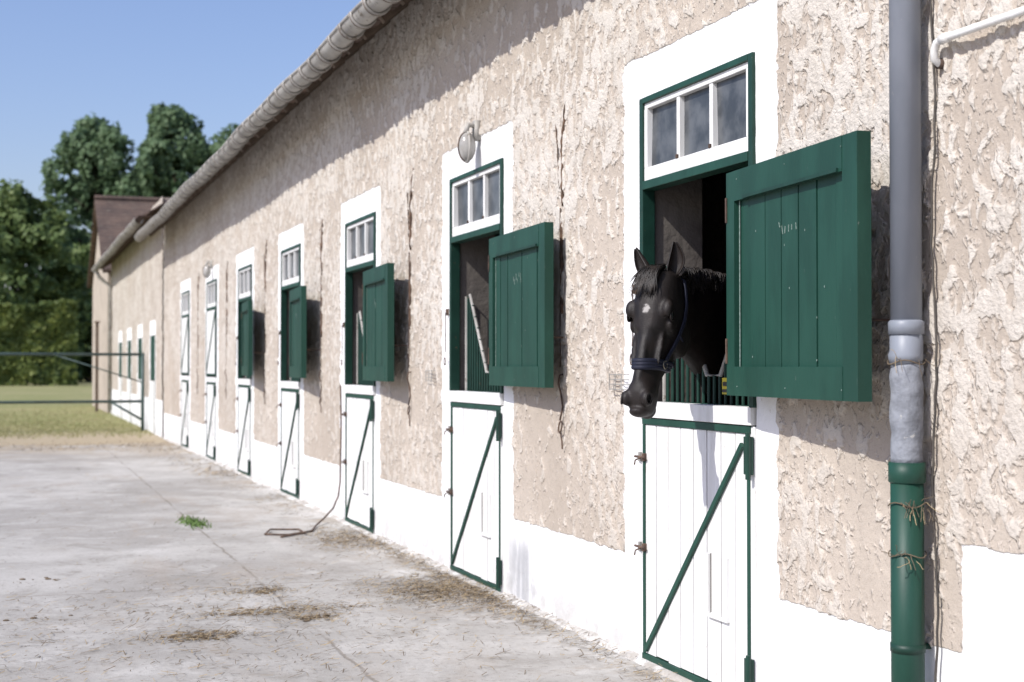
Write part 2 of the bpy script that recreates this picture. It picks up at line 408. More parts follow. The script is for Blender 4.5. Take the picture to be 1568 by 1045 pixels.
def grille(k,a,c,par):
    d=MB(); y0,y1=a+.05,c-.05; mid=(y0+y1)/2; X=.10
    zb=ZL+.0; lo=1.50; hi=2.07
    def top(y):
        t=abs(y-mid); return lo+min(1,max(0,(t-.06)/(y1-mid-.17)))*(hi-lo) if t<(y1-mid-.10) else hi
    y=y0+.03
    while y<y1:
        d.tube([(X,y,zb),(X,y,top(y))],.009,MGREEN2,8); y+=.058
    d.tube([(X,y1,zb),(X,y1,hi),(X,y1-.09,hi+.01),(X,mid+.07,lo),(X,mid-.07,lo),(X,y0+.09,hi+.01),(X,y0,hi),(X,y0,zb)],.012,MGREYM,8)
    d.tube([(X,y0,zb+.02),(X,y1,zb+.02)],.012,MGREEN2,8)
    d.obj(f'grille_{k}',par,smooth=False)
MSCR=simple('bare_scratch',(.22,.28,.25),(.12,.17,.145),.8,60,.1,0)
def shutter(k,hinge,ang,par,w=1.2,z0=1.417,z1=2.4):
    dirv=Vector((-math.sin(ang),-math.cos(ang),0)); nrm=Vector((-math.cos(ang),math.sin(ang),0))
    mt=Matrix((( -nrm.x,dirv.x,0,hinge[0]),(-nrm.y,dirv.y,0,hinge[1]),(0,0,1,0),(0,0,0,1)))
    d=MB(); n=7; f=.115
    d.box(.0,.022,.04,w-.04,z0+.02,z1-.02,MGREEN2,mt)
    pw=(w-2*.05)/n
    for i in range(n):
        y=.05+i*pw; d.box(-.008+random.uniform(-.003,.003),-.0005,y+.004,y+pw-.004,z0+.03,z1-.03,MGREEN,mt)
    d.box(-.030,.026,0,f*.75,z0,z1,MGREEN,mt); d.box(-.030,.026,w-f,w,z0,z1,MGREEN,mt)
    d.box(-.032,.026,f*.75,w-f,z1-f*1.15,z1-.0,MGREEN,mt); d.box(-.032,.026,f*.75,w-f,z0+.0,z0+f*1.1,MGREEN,mt)
    d.box(-.042,-.032,.2,w-.14,z1-f*1.15-.0,z1-f*1.15+.014,MGREEN2,mt)
    d.box(-.013,-.0115,f*.75+.015,f*.75+.024,z0+f*1.1,z1-f*1.15,MSCR,mt)
    rr=random.Random(k)
    for z in (z0+.04,z1-.04):
        for i in (0,2,4): d.ell(mt@Vector((-.033,.12+i*(w-.24)/4,z)),(.002,.003,.003),MSCR,6,4)
    for i in range(8):
        d.ell(mt@Vector((-.0105,rr.uniform(.15,w-.15),rr.uniform(z0+.15,z1-.18))),(.001,.0025,.005),MSCR,6,4)
    for i in range(6 if k<3 else 2):
        y=w*.42+i*.03+rr.uniform(-.005,.005); z=z0+.70+rr.uniform(-.02,.02); d.beam(mt@Vector((-.0110,y,z)),mt@Vector((-.0110,y+rr.uniform(-.004,.01),z-rr.uniform(.02,.06))),.0045,.003,MSCR,side=tuple(nrm))
    for z in (z0+.14,z1-.22):
        d.box(-.036,-.0305,.0,.012,z,z+.11,MIRON,mt); d.tube([mt@Vector((0,-.012,z)),mt@Vector((0,-.012,z+.1))],.013,MIRON,8)
        d.beam(mt@Vector((0,-.012,z+.05)),(-.01,hinge[1]+.02,z+.05),.03,.008,MIRON,side=(0,0,1))
    d.tube([mt@Vector((.03,w-.08,z0+.30)),(-.0,(mt@Vector((0,w-.08,0))).y,z0+.30)],.006,MIRON,6)
    d.obj(f'shutter_{k}',par,bevel=.003)
def closed_shutter(k,a,c,par):
    d=MB(); n=8; w=(c-a-.1)/n
    d.box(-.010,.0,a+.05,c-.05,ZL+.06,ZO-.01,MGAP)
    for i in range(n): d.box(-.022,-.0105,a+.05+i*w+.003,a+.05+(i+1)*w-.003,ZL+.06,ZO-.01,MWHITE)
    d.box(-.032,-.0225,a+.045,a+.07,ZL+.06,ZO-.01,MGREEN); d.box(-.032,-.0225,c-.07,c-.045,ZL+.06,ZO-.01,MGREEN)
    d.box(-.034,-.0225,a+.07,c-.07,ZL+.06,ZL+.09,MGREEN)
    d.beam((-.030,c-.08,ZL+.10),(-.030,a+.09,ZO-.05),.032,.012,MGREEN)
    d.obj(f'closed_shutter_{k}',par,bevel=.002)
angs=[(.128,.088),(.085,.045),(.10,.065),(.11,.08),(.12,.08)]
for k,(a,c) in enumerate(doors,1):
    lower_door(k,a,c,B); surround(k,a,c,B)
    if k<=5:
        grille(k,a,c,B); shutter(k,(-angs[k-1][0],a-.01),angs[k-1][1],B)
    else: closed_shutter(k,a,c,B)

# ---------------------------------------------------------------- vertical cracks / straps and hooks
for i,l in enumerate(LEFT[:6]):
    y=l+1.1; d=MB(); random.seed(20+i)
    path=[];rad=[];z=3.2
    while z>2.5:
        t=(3.2-z)
        path.append((-.017,y-.07+.09*min(1,t/.3)+random.uniform(-.007,.007),z)); rad.append(random.uniform(.008,.016) if z<3.14 else .004); z-=.03
    rad[-1]=.004
    d.tube(path,rad,MCRACK,8)
    path=[];rad=[];z=2.42
    while z>1.85:
        path.append((-.016,y+.03+random.uniform(-.007,.007),z)); rad.append(random.uniform(.006,.013)); z-=.03
    rad[0]=rad[-1]=.003
    d.tube(path,rad,MCRACK,8)
    d.tube([(-.022,y+.045+random.uniform(-.003,.003),zz) for zz in np.arange(2.5,1.5,-.06)],.004,MIRON,6)
    d.tube([(-.02,y+.12-.06*t+random.uniform(-.006,.006),3.02-.4*t) for t in np.linspace(0,1,10)],.0045,MCRACK,5)
    d.tube([(-.0,y+.02,1.50),(-.035,y+.02,1.49),(-.04,y+.03,1.44),(-.022,y+.035,1.38),(-.02,y+.01,1.30),(-.03,y+.03,1.22)],.006,MIRON,7)
    d.tube([(-.03+.005*math.sin(t),y+.025+.025*math.cos(t),1.18+.035*math.sin(t)) for t in np.linspace(0,6.28,14)[:-1]],.005,MIRON,6,closed=True)
    d.tube([(-.03,y+.02,1.145),(-.025,y+.01,1.09),(-.03,y-.01,1.05)],.005,MIRON,6)
    d.obj('iron_hook_strap',None,smooth=True)

def lamp(y,z):
    d=MB(); mg=simple('lamp_glass',(.42,.41,.39),(.28,.27,.25),.2,8)
    d.box(-.05,-.005,y-.035,y+.035,z+.05,z+.19,MGREYM); d.tube([(-.03,y,z+.15),(-.09,y,z+.16),(-.11,y,z+.10)],.02,MGREYM,8)
    d.ell((-.10,y,z),(.062,.06,.105),mg,18,12)
    d.tube([(-.10,y+.064*math.cos(t),z+.108*math.sin(t)) for t in np.linspace(0,2*math.pi,25)[:-1]],.009,MGREYM,6,closed=True)
    d.tube([(-.10-.066*math.cos(t),y,z+.108*math.sin(t)) for t in np.linspace(-1.57,1.57,12)],.005,MIRON,6)
    d.ell((-.10,y,z-.10),(.02,.02,.015),MGREYM,8,6)
    d.obj('wall_lamp',None,smooth=True)
lamp(9.60,3.10); lamp(23.7,3.10)

# ---------------------------------------------------------------- drainpipe
d=MB(); X,Y=-.10,4.367
d.tube([(-.50,Y,4.22),(-.46,Y,4.02),(-.2,Y,3.80),(X,Y,3.6),(X,Y,1.70)],.056,MPVC,24)
d.tube([(X,Y,1.66),(X,Y,1.705),(X,Y,1.712)],[.064,.064,.057],MPVC,24)
d.tube([(X,Y,1.70),(X,Y,1.60),(X-.004,Y,1.585),(X,Y,1.56)],[.059,.059,.062,.060],MPVC,24)
zz=list(np.linspace(1.565,1.19,14)); d.tube([(X+random.uniform(-.003,.003),Y+random.uniform(-.003,.003),z) for z in zz],[random.uniform(.056,.061) for z in zz],MLEAD,24)
d.tube([(X,Y,1.20),(X,Y,1.13),(X,Y,1.125)],[.066,.066,.060],MGREEN,24)
d.tube([(X,Y,1.13),(X,Y,.0)],.059,MGREEN,24)
for z in (.55,): d.tube([(X,Y,z),(X,Y,z-.03)],.062,MGREEN2,20); d.box(X+.03,.0,Y-.012,Y+.012,z-.025,z-.005,MGREEN2)
d.obj('drainpipe',None,smooth=True)
d=MB(); random.seed(5)
for z in (1.56,1.05,.87):
    n=22
    d.tube([(X+.066*math.cos(t*6.28/n),Y+.066*math.sin(t*6.28/n),z+.008*math.sin(t*.9+z*9)) for t in range(n)],.0022,MOLD,5,closed=True)
for i in range(30):
    z=random.choice((1.56,1.05,.87)); a=random.uniform(3.4,5.6); p0=Vector((X+.067*math.cos(a),Y+.067*math.sin(a),z+random.uniform(-.02,.02)))
    q=[p0]; dv=Vector((math.cos(a)*.4,math.sin(a)*.5,random.uniform(-1,.7)))
    for j in range(5): dv+=Vector((random.uniform(-.4,.4),random.uniform(-.4,.4),random.uniform(-.5,.2))); q.append(q[-1]+dv.normalized()*.012)
    d.tube(q,.0012,MSTRAW if i%3==0 else MOLD,4)
d.obj('baling_twine',None)
d=MB(); q=[(-.030,4.30+.012*math.sin(z*7)+random.uniform(-.005,.005),z) for z in np.arange(4.2,.02,-.06)]
d.tube(q,.0045,MBLACK,6); d.obj('wall_cable',None,smooth=True)
d=MB(); pz=2.70
d.tube([(.02,4.262,pz-.075),(-.03,4.262,pz-.075),(-.052,4.26,pz-.06),(-.055,4.255,pz-.03),(-.055,4.24,pz-.006),(-.055,4.21,pz),(-.055,3.0,pz+.0),(-.055,1.0,pz)],.0145,MWHP,14)
d.tube([(-.055,4.215,pz),(-.055,4.17,pz)],.018,MWHP,14); d.tube([(-.0,4.262,pz-.075),(-.035,4.262,pz-.075)],.019,MIRON,12)
for y in (3.6,2.6): d.box(-.07,0,y-.01,y+.01,pz-.02,pz+.02,MIRON)
d.obj('white_water_pipe',None,smooth=True)
d=MB()
q=[(-.03,13.98+.02*math.sin(z*5),z) for z in np.arange(1.35,.35,-.08)]+[(-.06,13.95,.25),(-.12,13.9,.14),(-.22,13.85,.05),(-.38,13.5,.015),(-.5,13.1,.012),(-.75,12.9,.012),(-.95,13.0,.012),(-.85,13.3,.02),(-.6,13.2,.022),(-.6,12.9,.02),(-.85,12.75,.012)]
d.tube(q,.009,MIRON,7); d.obj('hanging_hose',None,smooth=True)
d=MB()
for i in (0,1,2,3,4):
    y=LEFT[i]+.07; q=[(-.03,y+random.uniform(-.008,.008),z) for z in np.arange(1.95,1.6,-.05)]
    d.tube(q,.004,MIRON,6); d.tube([(-.035,y+.02*math.cos(t),1.58+.03*math.sin(t)) for t in np.linspace(0,6.28,12)[:-1]],.004,MIRON,5,closed=True)
    d.box(-.025,0,y-.015,y+.015,1.93,1.98,MIRON)
d.obj('door_hook_chain',None)
for (y,z) in ((7.10,1.46),(10.75,1.47)):
    d=MB()
    for dz in (-.04,-.013,.013,.04): d.tube([(-.0,y+.09,z+dz),(-.05,y+.08,z+dz),(-.05,y-.08,z+dz),(-.0,y-.09,z+dz)],.003,MGREYM,6)
    for yy in (-.08,0,.08): d.tube([(-.05,y+yy,z-.045),(-.05,y+yy,z+.045)],.003,MGREYM,6)
    d.obj('wire_lick_holder',None)

# ---------------------------------------------------------------- horse
def horse():
    root=empty('horse')
    P=Vector((-.315,6.01,1.955)); f=Vector((-.80,-.60,0)).normalized(); l=Vector((0,0,1)).cross(f)
    tilt=math.radians(72); a=f*math.cos(tilt)-Vector((0,0,1))*math.sin(tilt); nrm=f*math.sin(tilt)+Vector((0,0,1))*math.cos(tilt)
    L=lambda u,v,w_:P+a*u+nrm*v+l*w_
    sec=[(-.055,-.01,-.10,.052),(-.02,.03,-.16,.088),(.06,.060,-.205,.106),(.13,.068,-.245,.114),(.19,.062,-.28,.113),(.26,.050,-.285,.098),(.32,.042,-.255,.082),(.38,.038,-.195,.068),(.45,.038,-.145,.060),(.51,.041,-.125,.060),(.56,.040,-.12,.066),(.605,.022,-.115,.064),(.64,-.006,-.095,.050),(.655,-.03,-.07,.022)]
    us=np.array([s[0] for s in sec])
    def S_(u): return [float(np.interp(u,us,[s[i] for s in sec])) for i in (1,2,3)]
    def ringpt(u,ph,k=1.0):
        fr,bk,hw=S_(u); c=(fr+bk)/2; hd=(fr-bk)/2
        cs,sn=math.cos(ph),math.sin(ph)
        wd=hw*(1.0 if sn>0 else 1-.35*sn*sn)
        if 0.26<u<.52 and sn>0: wd*=1-.30*sn
        return L(u,c+hd*k*math.copysign(abs(sn)**.85,sn),wd*k*math.copysign(abs(cs)**.8,cs))
    hb=MB(); n=24; vs=[];fs=[]
    U=np.linspace(-.055,.655,40)
    for u in U:
        for k in range(n): vs.append(ringpt(u,2*math.pi*k/n))
    for i in range(len(U)-1):
        for k in range(n): k2=(k+1)%n; fs.append((i*n+k,i*n+k2,(i+1)*n+k2,(i+1)*n+k))
    fs.append(tuple(range(n-1,-1,-1))); fs.append(tuple((len(U)-1)*n+k for k in range(n)))
    mh=M('black_horse_coat',.52,.30)
    STAR=L(.175,.068,.005)
    def dist(p):
        vd=mh.t.nodes.new('ShaderNodeVectorMath'); vd.operation='DISTANCE'; mh.t.links.new(mh.tc,vd.inputs[0]); vd.inputs[1].default_value=p; return vd.outputs['Value']
    dd=mh.math('ADD',dist(STAR),mh.math('MULTIPLY',mh.math('SUBTRACT',mh.noise(60,3,.6),.5),.04))
    c=mh.mix(mh.rng(mh.noise(6,3,.6),.35,.7),(.0075,.0058,.0052),(.017,.0115,.0092))
    c=mh.mix(mh.rng(dd,.012,.026,.85,0),c,(.38,.36,.34))
    c=mh.mix(mh.rng(dist(L(.62,0,0)),.05,.13,.6,0),c,(.024,.019,.017))
    mh.color(c); mh.bump(mh.math('ADD',mh.noise(180,3,.7),mh.noise(28,3,.6)),.45,.003)
    HC=mh.mat
    hb.add(vs,fs,HC)
    R3=Matrix((a,nrm,l)).transposed()
    for sgn in (1,-1):
        hb.ell(L(.160,.028,sgn*.094),(.044,.024,.028),HC,mtx=R3)
        hb.ell(L(.215,-.03,sgn*.100),(.045,.03,.014),HC,mtx=R3)
        hb.ell(L(.235,-.160,sgn*.074),(.105,.095,.038),HC,mtx=R3)
        hb.ell(L(.32,-.010,sgn*.068),(.11,.010,.014),HC,mtx=R3)
        hb.ell(L(.587,.013,sgn*.051),(.038,.033,.026),HC,mtx=R3)
    hb.ell(L(.40,.036,0),(.15,.012,.026),HC,mtx=R3)
    hb.ell(L(.61,-.10,0),(.045,.032,.043),HC,mtx=R3)
    hb.ell(L(.645,-.02,0),(.022,.045,.044),HC,mtx=R3)
    nk=[(L(-.02,-.05,0),.075,.09),(L(.04,-.12,0),.09,.14),(Vector((-.13,6.20,1.82)),.10,.19),(Vector((.08,6.38,1.78)),.115,.24),(Vector((.35,6.62,1.68)),.14,.32),(Vector((.70,6.92,1.54)),.18,.39),(Vector((1.1,7.25,1.45)),.25,.42),(Vector((1.6,7.6,1.35)),.3,.42),(Vector((2.3,8.0,1.35)),.2,.3)]
    T=np.linspace(0,len(nk)-1,46)
    def cr(t,arr):
        i=min(int(t),len(arr)-2); fr=t-i; p0=arr[max(i-1,0)];p1=arr[i];p2=arr[i+1];p3=arr[min(i+2,len(arr)-1)]
        return .5*((2*p1)+(p2-p0)*fr+(2*p0-5*p1+4*p2-p3)*fr**2+(3*p1-p0-3*p2+p3)*fr**3)
    cen=[cr(t,[x[0] for x in nk]) for t in T]; hw=[cr(t,[x[1] for x in nk]) for t in T]; hh=[cr(t,[x[2] for x in nk]) for t in T]
    vs=[];fs=[];crest=[];sides=[]
    for i,c_ in enumerate(cen):
        dr=(cen[min(i+1,45)]-cen[max(i-1,0)]).normalized(); sd_=dr.cross(Vector((0,0,1))).normalized(); up=sd_.cross(dr).normalized()
        crest.append(c_+up*hh[i]); sides.append((sd_,up,dr))
        for k in range(n):
            t=2*math.pi*k/n; wd=hw[i]*(1-.35*max(0,math.sin(t))**2)
            vs.append(c_+sd_*wd*math.cos(t)+up*hh[i]*math.sin(t))
    for i in range(45):
        for k in range(n): k2=(k+1)%n; fs.append((i*n+k,i*n+k2,(i+1)*n+k2,(i+1)*n+k))
    fs.append(tuple(range(n-1,-1,-1))); fs.append(tuple(45*n+k for k in range(n)))
    hb.add(vs,fs,HC)
    o=hb.obj('head_and_neck',root,smooth=True)
    r=o.modifiers.new('re','REMESH'); r.mode='VOXEL'; r.voxel_size=.0075; r.use_smooth_shade=True
    s_=o.modifiers.new('sm','SMOOTH'); s_.factor=.5; s_.iterations=5
    for sgn,lean in ((1,.10),(-1,.75)):
        e=MB(); base=L(-.030,-.025,sgn*.064); up=(-a*.93+nrm*.10+l*sgn*lean+Vector((0,0,.15))).normalized()
        fw=(f*.75+l*sgn*.45).normalized(); fw=(fw-up*fw.dot(up)).normalized(); sd_=up.cross(fw)
        N=14;K=13;vs=[];fs=[]
        for i in range(N):
            t=i/(N-1); wd=.035*(math.sin(math.pi*min(1,(t*.78+.20)))**.8)*(1-.15*t)+.0008; 
            cc=base+up*(.150*t)+sd_*sgn*(.012*math.sin(t*3.1)-.012*t*t)
            dep=.030*(1-t)**.7+.004
            for k in range(K):
                q=math.pi*(k/(K-1)); ang=(q-math.pi/2)*1.25
                vs.append(cc+sd_*wd*math.sin(ang)-fw*dep*math.cos(ang))
        for i in range(N-1):
            for k in range(K-1): fs.append((i*K+k,i*K+k+1,(i+1)*K+k+1,(i+1)*K+k))
        e.add(vs,fs,HC); eo=e.obj('ear_'+('left' if sgn>0 else 'right'),root,smooth=True)
        so_=eo.modifiers.new('so','SOLIDIFY'); so_.thickness=.006; ss=eo.modifiers.new('su','SUBSURF'); ss.levels=1; ss.render_levels=1
    me_=simple('horse_eye',(.010,.006,.004),(.006,.004,.003),.06,8,.8,0)
    md=simple('nostril_dark',(.002,.002,.002),None,.8,8,.05,0)
    e=MB()
    for sgn in (1,-1):
        e.ell(L(.186,.002,sgn*.109),(.020,.015,.0115),me_,20,12,mtx=R3)
        e.tube([L(.186+.025*math.cos(t),.002+.018*math.sin(t),sgn*(.112)) for t in np.linspace(0,6.28,21)[:-1]],.0055,HC,6,closed=True)
        e.ell(L(.592,.024,sgn*.065),(.020,.012,.0115),md,16,10,mtx=R3)
        e.tube([L(.592+.025*math.cos(t),.024+.0165*math.sin(t),sgn*(.068-.006*math.sin(t))) for t in np.linspace(0,6.28,19)[:-1]],.0055,HC,6,closed=True)
    e.tube([L(.638,-.060,.034*s_) for s_ in np.linspace(-1.3,1.3,9)],.0025,md,5)
    e.obj('eyes_and_nostrils',root,smooth=True)
    mn=simple('halter_webbing',(.008,.010,.022),(.014,.016,.03),.65,20,.3,.5,250,.002)
    mb=simple('halter_brass',(.30,.27,.21),None,.4,8,.5,0,metal=.9)
    h=MB()
    for du in (-.016,0,.016): h.tube([ringpt(.405+du+.03*math.sin(2*math.pi*k/40),2*math.pi*k/40,1.07) for k in range(40)],.012,mn,8,closed=True)
    for sgn in (1,-1):
        def side(u,v):
            fr,bk,hw=S_(u); c=(fr+bk)/2; hd=(fr-bk)/2; sn=max(-1,min(1,(v-c)/hd)); return L(u,v,sgn*(max(hw,.112*(1-abs(u-.22)/.26) if .05<u<.35 else 0)*math.sqrt(max(0,1-.55*sn*sn))+.008))
        ck=[side(u,v) for u,v in ((.405,-.06),(.36,-.075),(.31,-.09),(.25,-.10),(.18,-.105),(.10,-.11),(.03,-.105),(-.02,-.10))]
        for o_ in (-.006,.006): h.tube([q+nrm*o_ for q in ck]+[L(-.06,-.09,sgn*.03)],.0055,mn,6)
        h.tube([side(.25,-.10),side(.27,-.16),side(.27,-.22),L(.27,-.29,sgn*.02)],.007,mn,6)
        c0=side(.405,-.06); h.tube([c0+a*.018*math.cos(t)+nrm*.018*math.sin(t)+l*sgn*.006 for t in np.linspace(0,6.28,15)[:-1]],.003,mb,6,closed=True)
    h.tube([L(-.06,-.09,w_) for w_ in (.03,.015,0,-.015,-.03)],.009,mn,6)
    h.obj('halter',root,smooth=True)
    random.seed(3); hm=MB(); mm=simple('mane_hair',(.007,.006,.0055),(.018,.013,.010),.5,30,.3,.3,200,.002)
    for i in range(150):
        w0=random.uniform(-.04,.04); q=[L(-.055+random.uniform(-.015,.01),.0,w0)]; ln=random.uniform(.09,.19); sw=random.uniform(-.035,.03)+w0*.4-.015
        for j in range(1,6):
            t=j/5; q.append(L(-.055+ln*t,.040+.040*math.sin(min(1,t*1.4)*1.6),w0+sw*t+.006*math.sin(j+i)))
        hm.tube(q,[.003,.0035,.003,.0025,.0016,.0006],mm,4)
    for i in range(700):
        t=random.uniform(2,33)*.98; k=int(t); c_=crest[k].lerp(crest[k+1],t-k); sd_,up,dr=sides[k]
        sgd=sd_ if sd_.dot(Vector((-.4,-.9,0)))>0 else -sd_
        if random.random()<.15: sgd=-sgd
        ln=random.uniform(.05,.17)*(1+.45*math.sin(t*2.2)); q=[c_-up*.012]
        for j in range(1,6):
            s2=j/5; q.append(c_+up*(.020*math.sin(s2*3.14)-ln*s2*s2)+sgd*(.02+.065*s2**.7+.006*math.sin(i+j))+dr*(random.uniform(-.010,.010)+.03*s2*math.sin(i)))
        hm.tube(q,[.0035,.004,.0035,.003,.002,.0008],mm,4)
    hm.obj('mane',root,smooth=True)
horse()
d=MB(); my=simple('yellow_tag_plastic',(.62,.50,.03),(.5,.42,.04),.5)
d.box(.075,.083,6.03,6.11,1.41,1.49,my); d.box(.07,.075,6.04,6.10,1.42,1.435,MBLACK); d.box(.07,.075,6.045,6.095,1.45,1.47,MBLACK); d.obj('yellow_warning_tag',None,bevel=.003)

# ---------------------------------------------------------------- far wing + barn
Wg=empty('stable_wing')
wy=list(np.arange(31.5,48.01,.1)); wz=list(np.arange(-.05,5.3,.08))
wd=[(33.2,34.3),(36.6,37.7),(40.0,41.1),(43.4,44.5)]
for a,c in wd: wy+=[a,c]
wz+=[2.25]
wall_grid('wing_wall',wy,wz,[(a,c,-1,2.25) for a,c in wd],[(a-.2,c+.2,-1,2.6) for a,c in wd]+[(0,99,-1,.8)],Wg,x=-.03)
d=MB()
for a,c in wd:
    d.box(-.035,.06,a,c,0,1.2,MWHITE); d.box(-.04,.06,a,c,1.22,2.25,MGREEN); d.box(-.045,-.036,a,a+.05,0,1.2,MGREEN)
    d.box(.061,.3,a-.1,c+.1,-.05,2.4,MINT)
d.box(.0,6,31.6,31.8,0,5.2,MPLAST); d.box(.0,7,47.9,48.0,0,5.2,MPLAST)
d.obj('wing_doors',Wg)
eave_roof(Wg,31.35,48.2,4.64,3.6,7.4,'_wing')
d=MB()
d.tube([(-.55,47.6,4.62),(-.45,47.6,4.4),(-.1,47.6,4.1),(-.1,47.6,.1)],.06,MGREYM,12)
d.obj('wing_downpipe',Wg,smooth=True)
Bn=empty('tile_roofed_barn')
d=MB(); y0,y1,x0,x1,ze,zr=48.6,58,-.3,14,4.7,7.45
ym=(y0+y1)/2
d.box(x0+.2,x1,y0+.2,y1,0,ze,MPLAST)
d.add([(x0+.2,y0+.2,ze),(x0+.2,y1,ze),(x0+.2,ym,zr-.1)],[(0,1,2)],MPLAST)
d.obj('barn_walls',Bn)
d=MB()
for s0,s1 in ((y0-.2,ym),(y1+.2,ym)):
    d.add([(x0,s0,ze-.1),(x1,s0,ze-.1),(x1,s1,zr),(x0,s1,zr),(x0,s0,ze+.02),(x1,s0,ze+.02),(x1,s1,zr+.12),(x0,s1,zr+.12)],[(0,1,2,3),(4,5,6,7),(0,1,5,4),(0,3,7,4),(1,2,6,5)],MROOF)
d.tube([(x0,ym,zr+.14),(x1,ym,zr+.14)],.12,MROOF,8)
d.obj('barn_roof',Bn)

# ---------------------------------------------------------------- ground
d=MB(); d.add([(-1500,-1500,-.012),(1500,-1500,-.012),(1500,1500,-.012),(-1500,1500,-.012)],[(0,1,2,3)],MGRASS); d.obj('grass_ground')
d=MB(); n=160; vs=[];fs=[]
for i in range(n+1):
    x=-40+40.02*i/n
    vs+= [(x,-15,0),(x,29.6+.5*math.sin(x*.9)+.35*mnoise.noise(Vector((x*1.3,0,0)))+.03*x,0)]
for i in range(n): fs.append((2*i,2*i+2,2*i+3,2*i+1))
d.add(vs,fs,MCONC); d.obj('concrete_yard')

def quads(name,C,A,Bv,mats,mi=None,parent=None,tri=False):
    n=len(C); V=np.empty((n,4,3)); V[:,0]=C-A-Bv; V[:,1]=C+A-Bv; V[:,2]=C+A+Bv; V[:,3]=C-A+Bv
    if tri: V[:,2]=C+Bv; V[:,3]=C+Bv-A*.1
    me=bpy.data.meshes.new(name); me.vertices.add(n*4); me.vertices.foreach_set('co',V.ravel())
    me.loops.add(n*4); me.loops.foreach_set('vertex_index',np.arange(n*4,dtype=np.int32))
    me.polygons.add(n); me.polygons.foreach_set('loop_start',np.arange(0,n*4,4,dtype=np.int32))
    for m in mats: me.materials.append(m)
    if mi is not None: me.polygons.foreach_set('material_index',mi.astype(np.int32))
    me.update(calc_edges=True); o=bpy.data.objects.new(name,me); COL.objects.link(o)
    if parent: o.parent=parent
    return o
def rvec(n):
    v=rng.normal(size=(n,3)); return v/np.linalg.norm(v,axis=1)[:,None]
def leaf_axes(nv):
    r=rvec(len(nv)); A=np.cross(nv,r); A/=np.linalg.norm(A,axis=1)[:,None]+1e-9; Bv=np.cross(nv,A); Bv/=np.linalg.norm(Bv,axis=1)[:,None]+1e-9
    return A,Bv
C=[]
cl=[(-.38,9.4,.22,.35,2600),(-.2,9.0,.12,.6,1200),(-.3,12.4,.2,.55,2000),(-.12,11,.07,1.2,1000),(-1.53,8.97,.3,.10,700),(-1.52,9.79,.14,.08,320),(-1.39,8.66,.10,.07,260),(-2.1,8.27,.16,.09,480),(-1.6,9.4,.7,.7,1200),(-2.9,8.4,1.0,1.0,1500),(-1.2,7.6,.8,.6,700),(-.2,16.2,.2,1.2,700),(-.25,20.5,.25,2,600),(-3,28.4,3.6,.7,1700),(-9,28.4,4,.8,1600),(-3.5,14,2.5,4,1600),(-.14,8.0,.07,2.5,1300),(-.5,27.5,.4,1.8,400)]
for x,y,sx,sy,n in cl:
    C.append(np.stack([rng.normal(x,sx,n),rng.normal(y,sy,n),rng.uniform(.003,.018,n)],1))
C=np.concatenate(C); C=C[C[:,0]<-.02]; C[:,2]+=np.clip(.08+C[:,0],0,.08)*.4; n=len(C)
a_=rng.uniform(0,math.pi,n); ln=rng.uniform(.006,.04,n)*(1+ (C[:,1]>20)*1.2)
A=np.stack([np.cos(a_)*ln,np.sin(a_)*ln,rng.normal(0,.15,n)*ln],1); wv=rng.uniform(.001,.0026,n)*(1+(C[:,1]>20)*2)
Bv=np.stack([-np.sin(a_)*wv,np.cos(a_)*wv,rng.uniform(0,.001,n)],1)
quads('straw_litter',C,A,Bv,[MSTRAW,MOLD],(rng.random(n)<.5).astype(int))
d=MB()
for x,y,sx,m_ in ((-1.55,8.97,.22,30),(-2.12,8.27,.10,40),(-1.39,8.66,.06,18),(-1.5,9.79,.09,16),(-.35,9.4,.2,40),(-2.9,10.8,.1,10),(-.3,12.6,.2,20),(-2.6,9.2,.5,16)):
    for j in range(m_):
        r=random.uniform(.003,.015); d.ell((x+random.gauss(0,sx),y+random.gauss(0,.06),r*.25),(r*1.6,r*1.2,r*.5),MOLD,7,5)
d.obj('dirt_clods',None)
MWD=simple('weed_green',(.13,.20,.06),(.09,.16,.04),.7,30,.2,0)
n=300; C=np.stack([rng.normal(-1.45,.055,n),rng.normal(14.2,.22,n),rng.uniform(.01,.035,n)],1)
A=rvec(n)*.009; A[:,2]=0; Bv=rvec(n)*.03; Bv[:,2]=rng.uniform(.01,.035,n); quads('weed_tuft',C,A,Bv,[MWD],tri=True)
n=22000; X_=rng.uniform(-16,0,n); Y_=31.5+rng.gamma(2.2,4.0,n); C=np.stack([X_,Y_,np.full(n,.012)],1)
A=rvec(n)*.02; A[:,2]=0; Bv=rvec(n)*.04; Bv[:,2]=rng.uniform(.01,.035,n)
MGB=leaf_material('grass_blades',(.27,.28,.12),(.33,.31,.16),(.42,.365,.22),.4,.8); quads('grass',C,A,Bv,[MGB],tri=True)

MGATE=simple('gate_paint',(.07,.11,.105),(.05,.08,.075),.5,3)
d=MB(); gy=35.0
for z in (1.82,.70): d.tube([(-.12,gy,z),(-9,gy,z)],.035,MGATE,8)
for x in (-.15,-3.55,-6.9,-9): d.tube([(x,gy,.0 if x in(-.15,-6.9) else .3),(x,gy,1.86)],.04,MGATE,8)
d.tube([(-.15,gy,.25),(-.9,gy,.7)],.03,MGATE,8)
d.tube([(-.15,gy,1.15),(-2.2,gy,1.82)],.015,MGATE,8)
d.obj('metal_gate',None,smooth=True)
d=MB(); d.box(-.42,-.32,50,50.10,0,3.0,MWOOD); d.box(-.46,-.28,49.96,50.14,3.0,3.06,MWOOD); d.obj('wooden_gate_post',None)

